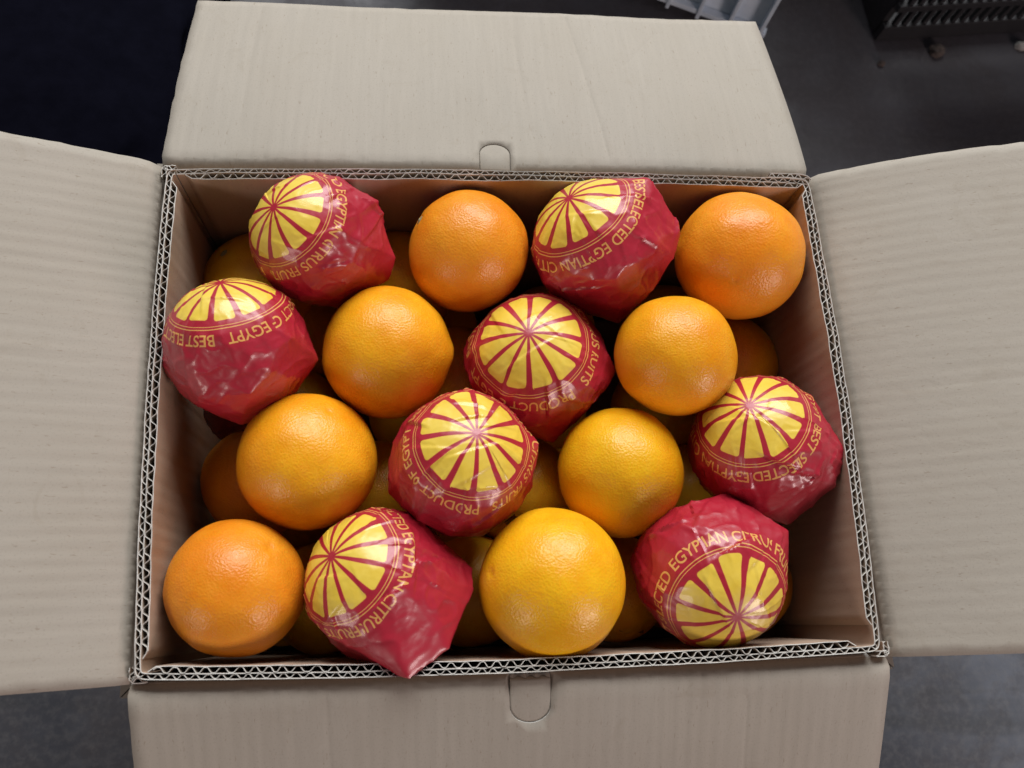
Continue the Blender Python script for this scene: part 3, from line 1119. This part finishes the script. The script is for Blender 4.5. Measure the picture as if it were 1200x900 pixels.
# ------------------------------------------------------------------ wrapped oranges
G_WRAP = 'oranges wrapped in printed red film'
WRAPPED = [
    dict(loc=(-0.1135, 0.1046, 0.262), r=0.0390, axis=(-0.524, 0.101, 0.846), anchor=(18, (0.647, -0.107, 0.755)),
         tips=[(1.245, -0.265, -0.12), (0.935, 0.441, 0.419), (1.127, -0.506, -0.496), (0.226, -0.951, -0.476)],
         label='red wrapped orange by the back wall on the left, wheel facing left'),
    dict(pull=1.05, loc=(0.0601, 0.1009, 0.26), r=0.0420, axis=(-0.549, 0.43, 0.717), anchor=(12, (0.163, -0.422, 0.892)),
         tips=[(1.07, 0.208, 0.452), (1.027, -0.216, 0.359), (0.708, 0.696, 0.706), (0.281, -0.99, -0.391), (-0.192, -0.842, -0.318)],
         label='red wrapped orange by the back wall, right of the smallest bare orange'),
    dict(loc=(-0.1576, 0.036, 0.26), r=0.0406, axis=(-0.125, 0.727, 0.676), anchor=(54, (0.159, -0.306, 0.939)),
         tips=[(1.126, -0.136, -0.186), (0.024, -1.071, -0.247), (-0.97, -0.3, 0.175), (0.705, -0.661, -0.371)],
         label='red wrapped orange touching the left wall, its yellow wheel tipped away to the back'),
    dict(loc=(0.0201, 0.0318, 0.234), r=0.0445, axis=(-0.21, 0.15, 0.966), anchor=(40, (0.292, -0.749, 0.594)),
         tips=[(0.241, -0.998, -0.162), (1.085, -0.149, 0.21)],
         label='roundest red wrapped orange in the very middle of the box, full wheel facing up'),
    dict(loc=(-0.0291, -0.0343, 0.256), r=0.0418, axis=(0.164, 0.223, 0.961), anchor=(39, (0.131, -0.773, 0.621)),
         tips=[(1.064, 0.18, 0.333), (-1.043, -0.364, -0.111), (0.285, -0.992, -0.166)], extra=[(0.18, 0.13)],
         label='red wrapped orange left of the golden pebbly one, wheel pinched by a fold'),
    dict(pull=1.0, loc=(0.1545, -0.0242, 0.246), r=0.0424, axis=(-0.408, 0.388, 0.826), anchor=(12, (-0.333, -0.645, 0.688)),
         tips=[(1.04, -0.198, 0.497), (0.873, -0.671, 0.391), (0.308, -1.158, -0.046)],
         label='red wrapped orange by the right wall, gold words running along its lower side'),
    dict(pull=0.93, loc=(-0.0762, -0.0996, 0.25), r=0.0412, axis=(-0.574, 0.316, 0.755), anchor=(21, (0.419, -0.183, 0.889)),
         tips=[(0.499, -1.188, 0.56), (0.16, -1.10, 0.40), (0.93, -0.88, 0.42), (1.276, -0.132, 0.25), (1.196, 0.183, 0.05)],
         label='red wrapped orange at the front whose film corner lies over the fluted rim'),
    dict(pull=1.15, loc=(0.1158, -0.0996, 0.246), r=0.0440, axis=(0.025, -0.589, 0.808), anchor=(23, (0.08, 0.515, 0.854)),
         tips=[(-0.999, 0.217, -0.322), (0.887, 0.456, 0.58), (0.322, 0.948, 0.15), (-0.678, 0.711, -0.088)],
         label='red wrapped orange at front right with EGYPTIAN CITRUS reading upright above its wheel'),
]


def wrap_mesh(d, seed):
    """film drawn tight over the fruit: the convex hull of the fruit and the pulled corners, with pleats running out from the print"""
    rnd = random.Random(seed)
    Z = Vector(d['axis']).normalized()
    ci, adir = d['anchor']
    A = Vector(adir)
    X0 = (A - Z * A.dot(Z)).normalized()
    Y0 = Z.cross(X0)
    # print angle (counter-clockwise, from +u) of the anchored letter
    pa = math.pi / 2 - char_angle(ci)
    r0 = d['r']
    soff = Vector((seed * 3.7, seed * 1.9, seed * 5.1))
    hull = bmesh.new()
    n = 1500
    for k in range(n):
        z = 1 - 2 * (k + 0.5) / n
        phi = k * math.pi * (3 - math.sqrt(5))
        s = math.sqrt(1 - z * z)
        v = Vector((s * math.cos(phi), s * math.sin(phi), z))
        if math.acos(max(-1, min(1, v.dot(Z)))) > 1.0: continue
        hull.verts.new(v * (1.0 + 0.014 * noise.noise(v * 2.5 + soff)))
    for k in range(150):
        v = Vector((rnd.gauss(0, 1), rnd.gauss(0, 1), rnd.gauss(0, 1))).normalized()
        a = math.acos(max(-1, min(1, v.dot(Z))))
        if a > 0.85:
            hull.verts.new(v * rnd.uniform(0.96, 1.025))
    for t in d['tips']:
        tv = Vector(t)
        tv *= (1 + (tv.length - 1) * d.get('pull', 0.85)) / tv.length
        hull.verts.new(tv * 0.992)
        for _ in range(2):                              # a corner is a short folded edge rather than a point
            hull.verts.new(tv * 0.975 + Vector((rnd.gauss(0, 1), rnd.gauss(0, 1), rnd.gauss(0, 1))) * 0.05)
    res = bmesh.ops.convex_hull(hull, input=hull.verts[:])
    bmesh.ops.triangulate(hull, faces=hull.faces[:])
    bvh = BVHTree.FromBMesh(hull)
    # pleats
    npl = rnd.choice((8, 9, 10))
    base = [(k + rnd.uniform(-0.36, 0.36)) / npl * 2 * math.pi for k in range(npl)]
    for az in d.get('extra', ()):
        w = Vector((az[0], az[1], 0)).normalized()
        base.append(math.atan2(w.dot(Y0), w.dot(X0)) % (2 * math.pi))
    base = sorted(b % (2 * math.pi) for b in base)
    # azimuth 0 lies at the anchored letter, keep pleats off it
    base = [b for b in base if min(b, 2 * math.pi - b) > 0.16]
    ext = [rnd.uniform(0.35, 1.0) for _ in base]
    start = [rnd.choice((0.18, 0.45, 0.62, 0.75)) for _ in base]
    # straight folds that cross the print anywhere
    folds = []
    for _ in range(20):
        a = rnd.uniform(0, 2 * math.pi)
        ph = rnd.choice((rnd.uniform(0.2, 0.9), rnd.uniform(0.8, 1.6), rnd.uniform(0.9, 1.8), rnd.uniform(0.9, 1.8)))
        c = Z * math.cos(ph) + (X0 * math.cos(a) + Y0 * math.sin(a)) * math.sin(ph)
        t1 = c.orthogonal().normalized()
        q = rnd.uniform(0, 2 * math.pi)
        t2 = c.cross(t1)
        nrm = t1 * math.cos(q) + t2 * math.sin(q)
        folds.append((c, nrm, c.cross(nrm), rnd.uniform(0.010, 0.026) * (1.0 if ph < 0.9 else 1.7), rnd.uniform(0.06, 0.16), rnd.uniform(0.14, 0.45)))

    def fold_terms(dv):
        dr, sh = 0.0, Vector((0, 0, 0))
        for c, nrm, tg, A_, w, ln in folds:
            if dv.dot(c) < 0.2: continue
            u = dv.dot(nrm)
            l = dv.dot(tg) / ln
            g = math.exp(-l ** 4)
            if g < 0.01: continue
            t = max(0.0, min(1.0, u / 0.034 + 0.5))
            t = t * t * (3 - 2 * t)
            dr += A_ * g * (t * math.exp(-max(u, 0) / w) - (1 - t) * 0.15 * math.exp(min(u, 0) / 0.05))
            sh += nrm * (0.9 * A_ * g * t * math.exp(-max(u, 0) / 0.3))
        return dr, sh
    cols = []                                          # (azimuth, arc index)
    arcs = [(base[k], base[(k + 1) % len(base)] + (2 * math.pi if k == len(base) - 1 else 0)) for k in range(len(base))]
    for k, (a0, a1) in enumerate(arcs):
        m_ = max(4, int((a1 - a0) / 0.030))
        for i in range(m_):
            cols.append((a0 + (a1 - a0) * i / m_, k))
    nc = len(cols)
    rows = [0.03 + (math.pi - 0.06) * (i / 131) for i in range(132)]

    def slope(ph):
        s = math.sin(ph) / ph
        t = max(0.0, min(1.0, (ph - 0.25) / 0.5))
        return 1 + (s - 1) * t * 0.6

    def arc_mid(k):
        a0, a1 = arcs[k]
        return (a0 + a1) / 2

    def direction(az, ph):
        return (Z * math.cos(ph) + (X0 * math.cos(az) + Y0 * math.sin(az)) * math.sin(ph))

    def radius(dv, az, ph):
        h = bvh.ray_cast(Vector((0, 0, 0)), dv)
        r = h[3] if h[0] is not None else 1.0
        # pleats: a steep lip on one side, easing away on the other
        for b, e, s0 in zip(base, ext, start):
            da = (az - b + math.pi) % (2 * math.pi) - math.pi
            g = max(0.0, min(1.0, (ph - s0) / 0.25))
            if da >= 0: r += 0.013 * e * g * math.exp(-da * max(math.sin(ph), 0.2) / 0.075)
            else: r -= 0.005 * e * g * math.exp(da * max(math.sin(ph), 0.2) / 0.05)
        # slack: soft creases, stronger away from the print
        g = 0.25 + 0.75 * max(0.0, min(1.0, (ph - 0.5) / 0.7))
        c1 = 1 - abs(noise.noise(dv * 3.2 + soff)) * 2.6
        c2 = 1 - abs(noise.noise(dv * 7.0 + soff * 2)) * 2.4
        r += g * (0.017 * max(0, c1) ** 3 + 0.006 * max(0, c2) ** 3 + 0.010 * noise.noise(dv * 4.5 + soff * 3))
        r += fold_terms(dv)[0]
        return r
    verts = []
    for ph in rows:
        for az, k in cols:
            w1 = 0.05 * noise.noise(Vector((math.cos(az) * 1.3, math.sin(az) * 1.3, ph * 2.2)) + soff) * min(1, ph)
            dv = direction(az + w1, ph)
            verts.append(dv * radius(dv, az, ph) * r0)
    top_i = len(verts)
    verts.append(Z * radius(Z, 0, 0.01) * r0)
    verts.append(-Z * 1.0 * r0)
    faces, uvs = [], []

    SH = {}

    def uv_of(az, ph, k):
        if ph < 1e-6: return (0.5, 0.5)
        key = (round(az % (2 * math.pi), 5), round(ph, 5))
        if key not in SH:
            if ph > 1.4: SH[key] = (0.0, 0.0)
            else:
                w1 = 0.05 * noise.noise(Vector((math.cos(az) * 1.3, math.sin(az) * 1.3, ph * 2.2)) + soff) * min(1, ph)
                sv = fold_terms(direction(az + w1, ph))[1]
                rd = X0 * math.cos(az) + Y0 * math.sin(az)
                td = -X0 * math.sin(az) + Y0 * math.cos(az)
                SH[key] = ((rd * math.cos(ph) - Z * math.sin(ph)).dot(sv), td.dot(sv) / max(math.sin(ph), 0.15))
        az_s, ph_s = az, ph
        az, ph = az + SH[key][1], max(0.001, ph + SH[key][0])
        tp = arc_mid(k) + (az - arc_mid(k)) * slope(ph)
        a = tp + pa
        return (0.5 + 0.5 * ph / RHO * math.cos(a), 0.5 + 0.5 * ph / RHO * math.sin(a))
    for j in range(nc):
        j2 = (j + 1) % nc
        az0, k = cols[j]
        az1 = cols[j2][0]
        if az1 < az0: az1 += 2 * math.pi
        if cols[j2][1] == k:
            pass
        for i in range(len(rows) - 1):
            p0, p1 = rows[i], rows[i + 1]
            faces.append((i * nc + j, (i + 1) * nc + j, (i + 1) * nc + j2, i * nc + j2))
            uvs += [uv_of(az0, p0, k), uv_of(az0, p1, k), uv_of(az1, p1, k), uv_of(az1, p0, k)]
        faces.append((top_i, j, j2))
        uvs += [(0.5, 0.5), uv_of(az0, rows[0], k), uv_of(az1, rows[0], k)]
        e = (len(rows) - 1) * nc
        faces.append((top_i + 1, e + j2, e + j))
        uvs += [(0.0, 0.0)] * 3
    me = bpy.data.meshes.new('film_wrap')
    me.from_pydata([tuple(v) for v in verts], [], faces)
    ul = me.uv_layers.new(name='UVMap')
    ul.data.foreach_set('uv', [c for u in uvs for c in u])
    me.update()
    me.polygons.foreach_set('use_smooth', [True] * len(me.polygons))
    me.set_sharp_from_angle(angle=R(36))
    return me


def loose_film(parent, pts, width, seed, curl=0.004):
    """a slack edge of film: a short curved sheet hanging off the wrap"""
    P = [Vector(p) for p in pts]
    n, mrows = 24, 8
    vs, fs = [], []
    for i in range(n + 1):
        t = i / n * (len(P) - 1)
        k = min(int(t), len(P) - 2)
        f = t - k
        c = P[k].lerp(P[k + 1], f)
        up = Vector(width)
        for j in range(mrows + 1):
            s = j / mrows
            q = c + up * s + Vector((0.6, 0.3, 1)) * curl * noise.noise(Vector((t * 2.5 + seed, s * 2.0, seed)))
            vs.append(q - parent.location)
    for i in range(n):
        for j in range(mrows):
            a = i * (mrows + 1) + j
            fs.append((a, a + mrows + 1, a + mrows + 2, a + 1))
    me = mesh_from('loose_film', vs, fs, True)
    o = link('loose_film', me, [M_SKIRT], parent)
    sm = o.modifiers.new('thickness', 'SOLIDIFY')
    sm.thickness = 0.0002
    return o


WR = []
for k, d in enumerate(WRAPPED):
    e = empty('wrapped_orange', d['loc'], d['label'], 'wrapped orange', G_WRAP)
    link('film_wrap', wrap_mesh(d, k + 1), [M_FILM], e)
    WR.append(e)
# slack ends of film seen below three of them
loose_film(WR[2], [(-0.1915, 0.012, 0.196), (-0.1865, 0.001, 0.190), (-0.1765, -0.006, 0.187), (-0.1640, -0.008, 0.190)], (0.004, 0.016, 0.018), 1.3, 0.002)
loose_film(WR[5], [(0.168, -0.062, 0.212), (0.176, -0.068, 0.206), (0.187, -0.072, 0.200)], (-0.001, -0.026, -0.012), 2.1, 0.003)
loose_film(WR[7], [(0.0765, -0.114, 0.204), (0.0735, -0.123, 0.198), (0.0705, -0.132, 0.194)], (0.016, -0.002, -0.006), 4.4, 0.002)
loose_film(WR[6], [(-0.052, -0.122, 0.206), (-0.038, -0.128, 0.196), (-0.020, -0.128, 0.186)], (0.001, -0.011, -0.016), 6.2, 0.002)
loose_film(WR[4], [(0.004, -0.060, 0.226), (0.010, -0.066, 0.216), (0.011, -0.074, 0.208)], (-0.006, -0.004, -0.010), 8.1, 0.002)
# one more wrapped fruit, deep in the front of the box
deep = dict(loc=(-0.0580, -0.1080, 0.164), r=0.0340, axis=(0.2, -0.1, -0.97), anchor=(0, (0.6, 0.3, 0.2)),
            tips=[(0.9, -0.7, 0.5), (0.2, -1.15, 0.4)], label='dark red wrapped orange low against the front wall, mostly hidden under another')
e = empty('wrapped_orange', deep['loc'], deep['label'], 'wrapped orange', G_WRAP)
link('film_wrap', wrap_mesh(deep, 17), [M_FILM], e)

# ------------------------------------------------------------------ things on the floor behind
crate = empty('black_crate', (0.436, 0.462, 0), 'black plastic crate with two rows of slots along its side, standing behind the right flap', 'crate')
crate.rotation_euler = (0, 0, 0.106)
CW, CD, CH = 0.50, 0.34, 0.30  # height raised above the view so the crate shades the back floor
fr = MB()
zs = (0.004, 0.028, 0.046, 0.056, 0.074, 0.084, 0.150, 0.160)
fr.box((CW / 2, 0.004, 0.013), (CW, 0.008, 0.022)).box((CW / 2, 0.004, 0.0505), (CW, 0.008, 0.009)).box((CW / 2, 0.004, 0.190), (CW, 0.008, 0.212))
link('slotted_side_rails', fr.mesh('slotted_side_rails', 0.0012), [M_BLACKP], crate)
sl = MB()
for k in range(44):
    x = 0.012 + k * 0.0111
    for z0, z1 in ((0.0245, 0.0455), (0.0555, 0.0835)):
        sl.box((x, 0.004, (z0 + z1) / 2), (0.0050, 0.005, z1 - z0))
tag(link('slot_bars', sl.mesh('slot_bars'), [M_BLACKP], crate), kind='stuff')
oth = MB().box((0.004, CD / 2 + 0.004, CH / 2), (0.008, CD - 0.01, CH - 0.006)).box((CW - 0.004, CD / 2 + 0.004, CH / 2), (0.008, CD - 0.01, CH - 0.006)).box((CW / 2, CD - 0.004, CH / 2), (CW - 0.02, 0.008, CH - 0.006))
link('plain_sides', oth.mesh('plain_sides', 0.0012), [M_BLACKP], crate)
link('base_plate', MB().box((CW / 2, CD / 2, 0.008), (CW - 0.02, CD - 0.02, 0.006)).mesh('base_plate'), [M_BLACKP], crate)
link('rim', MB().box((CW / 2, -0.003, CH - 0.004), (CW + 0.012, 0.006, 0.012)).mesh('rim', 0.001), [M_BLACKP], crate)

pale = empty('pale_blue_crate', (0.309, 0.462, 0), 'pale blue grey plastic crate with upright ribs, behind the back flap', 'crate')
ang = math.atan2(0.507 - 0.462, 0.195 - 0.309)
pale.rotation_euler = (0, 0, ang + math.pi)
PW, PD, PH = 0.42, 0.30, 0.30  # unseen upper part made tall to keep back light off the floor
pn = MB().box((-PW / 2, 0.006, PH / 2), (PW, 0.005, PH - 0.004)).box((-0.0035, PD / 2 + 0.006, PH / 2), (0.005, PD - 0.006, PH - 0.004)).box((-PW + 0.0035, PD / 2 + 0.006, PH / 2), (0.005, PD - 0.006, PH - 0.004)).box((-PW / 2, PD, PH / 2), (PW, 0.005, PH - 0.004))
link('side_panel', pn.mesh('side_panel', 0.0008), [M_BLUEP], pale)
rb = MB().box((0, 0, PH / 2 - 0.002), (0.004, 0.011, PH - 0.012)).mesh('rib', 0.0008)
for k in range(13):
    link('rib', rb, [M_BLUEP], pale, (-0.004 - k * 0.0335, -0.002, 0))
link('base_plate', MB().box((-PW / 2, PD / 2, 0.005), (PW - 0.014, PD - 0.014, 0.006)).mesh('base_plate'), [M_BLUEP], pale)
for z in (0.012, PH - 0.006, PH * 0.55):
    link('rail', MB().box((-PW / 2, -0.0015, z), (PW + 0.004, 0.009, 0.006)).mesh('rail', 0.0008), [M_BLUEP], pale)

# near-black cloth bundle on the left
bm = bmesh.new()
bmesh.ops.create_icosphere(bm, subdivisions=6, radius=1.0)
for v in bm.verts:
    d = v.co.normalized()
    f = 1 / (abs(d.x) ** 3.2 + abs(d.y) ** 3.2 + abs(d.z) ** 2.2) ** (1 / 3.2)
    f *= 1 + 0.05 * (1 - 2 * abs(noise.noise(d * 2.7))) + 0.025 * (1 - 2 * abs(noise.noise(d * 6 + Vector((3, 1, 2)))))
    p = d * f
    v.co = Vector((p.x * 0.27, p.y * 0.30, max(p.z, -0.72) * 0.075))
me = bpy.data.meshes.new('cloth_bundle')
bm.to_mesh(me)
bm.free()
me.polygons.foreach_set('use_smooth', [True] * len(me.polygons))
me.transform(Matrix.Rotation(0.12, 4, 'Z'))
cb = link('cloth_bundle', me, [M_NAVY], None, (-0.515, 0.43, 0.0545))
tag(cb, 'near-black navy cloth bundle lying on the floor beyond the left flap', 'bundle')


def lump(name, loc, size, mat, label, cat, seed, group=None):
    bm = bmesh.new()
    bmesh.ops.create_icosphere(bm, subdivisions=3, radius=1.0)
    for v in bm.verts:
        d = v.co.normalized()
        r = 1 + 0.35 * noise.noise(d * 1.6 + Vector((seed, 0, 0))) + 0.2 * noise.noise(d * 4 + Vector((0, seed, 0)))
        v.co = Vector((d.x * r * size[0], d.y * r * size[1], max(d.z * r, -0.6) * size[2]))
    me = bpy.data.meshes.new(name)
    bm.to_mesh(me)
    bm.free()
    o = link(name, me, [mat], None, (loc[0], loc[1], size[2] * 0.6))
    return tag(o, label, cat, group)


lump('soil_clod', (0.505, 0.452), (0.009, 0.007, 0.005), M_CLOD, 'brown dry clod on the floor before the black crate', 'clod', 3.0)
lump('pale_chip', (0.606, 0.462), (0.008, 0.005, 0.004), M_CHIP, 'small off-white chip on the floor at the foot of the black crate', 'chip', 9.0)
lump('soil_crumb', (0.440, 0.435), (0.004, 0.003, 0.003), M_CLOD, 'small brown crumb on the floor near the crate corner', 'clod', 5.0)
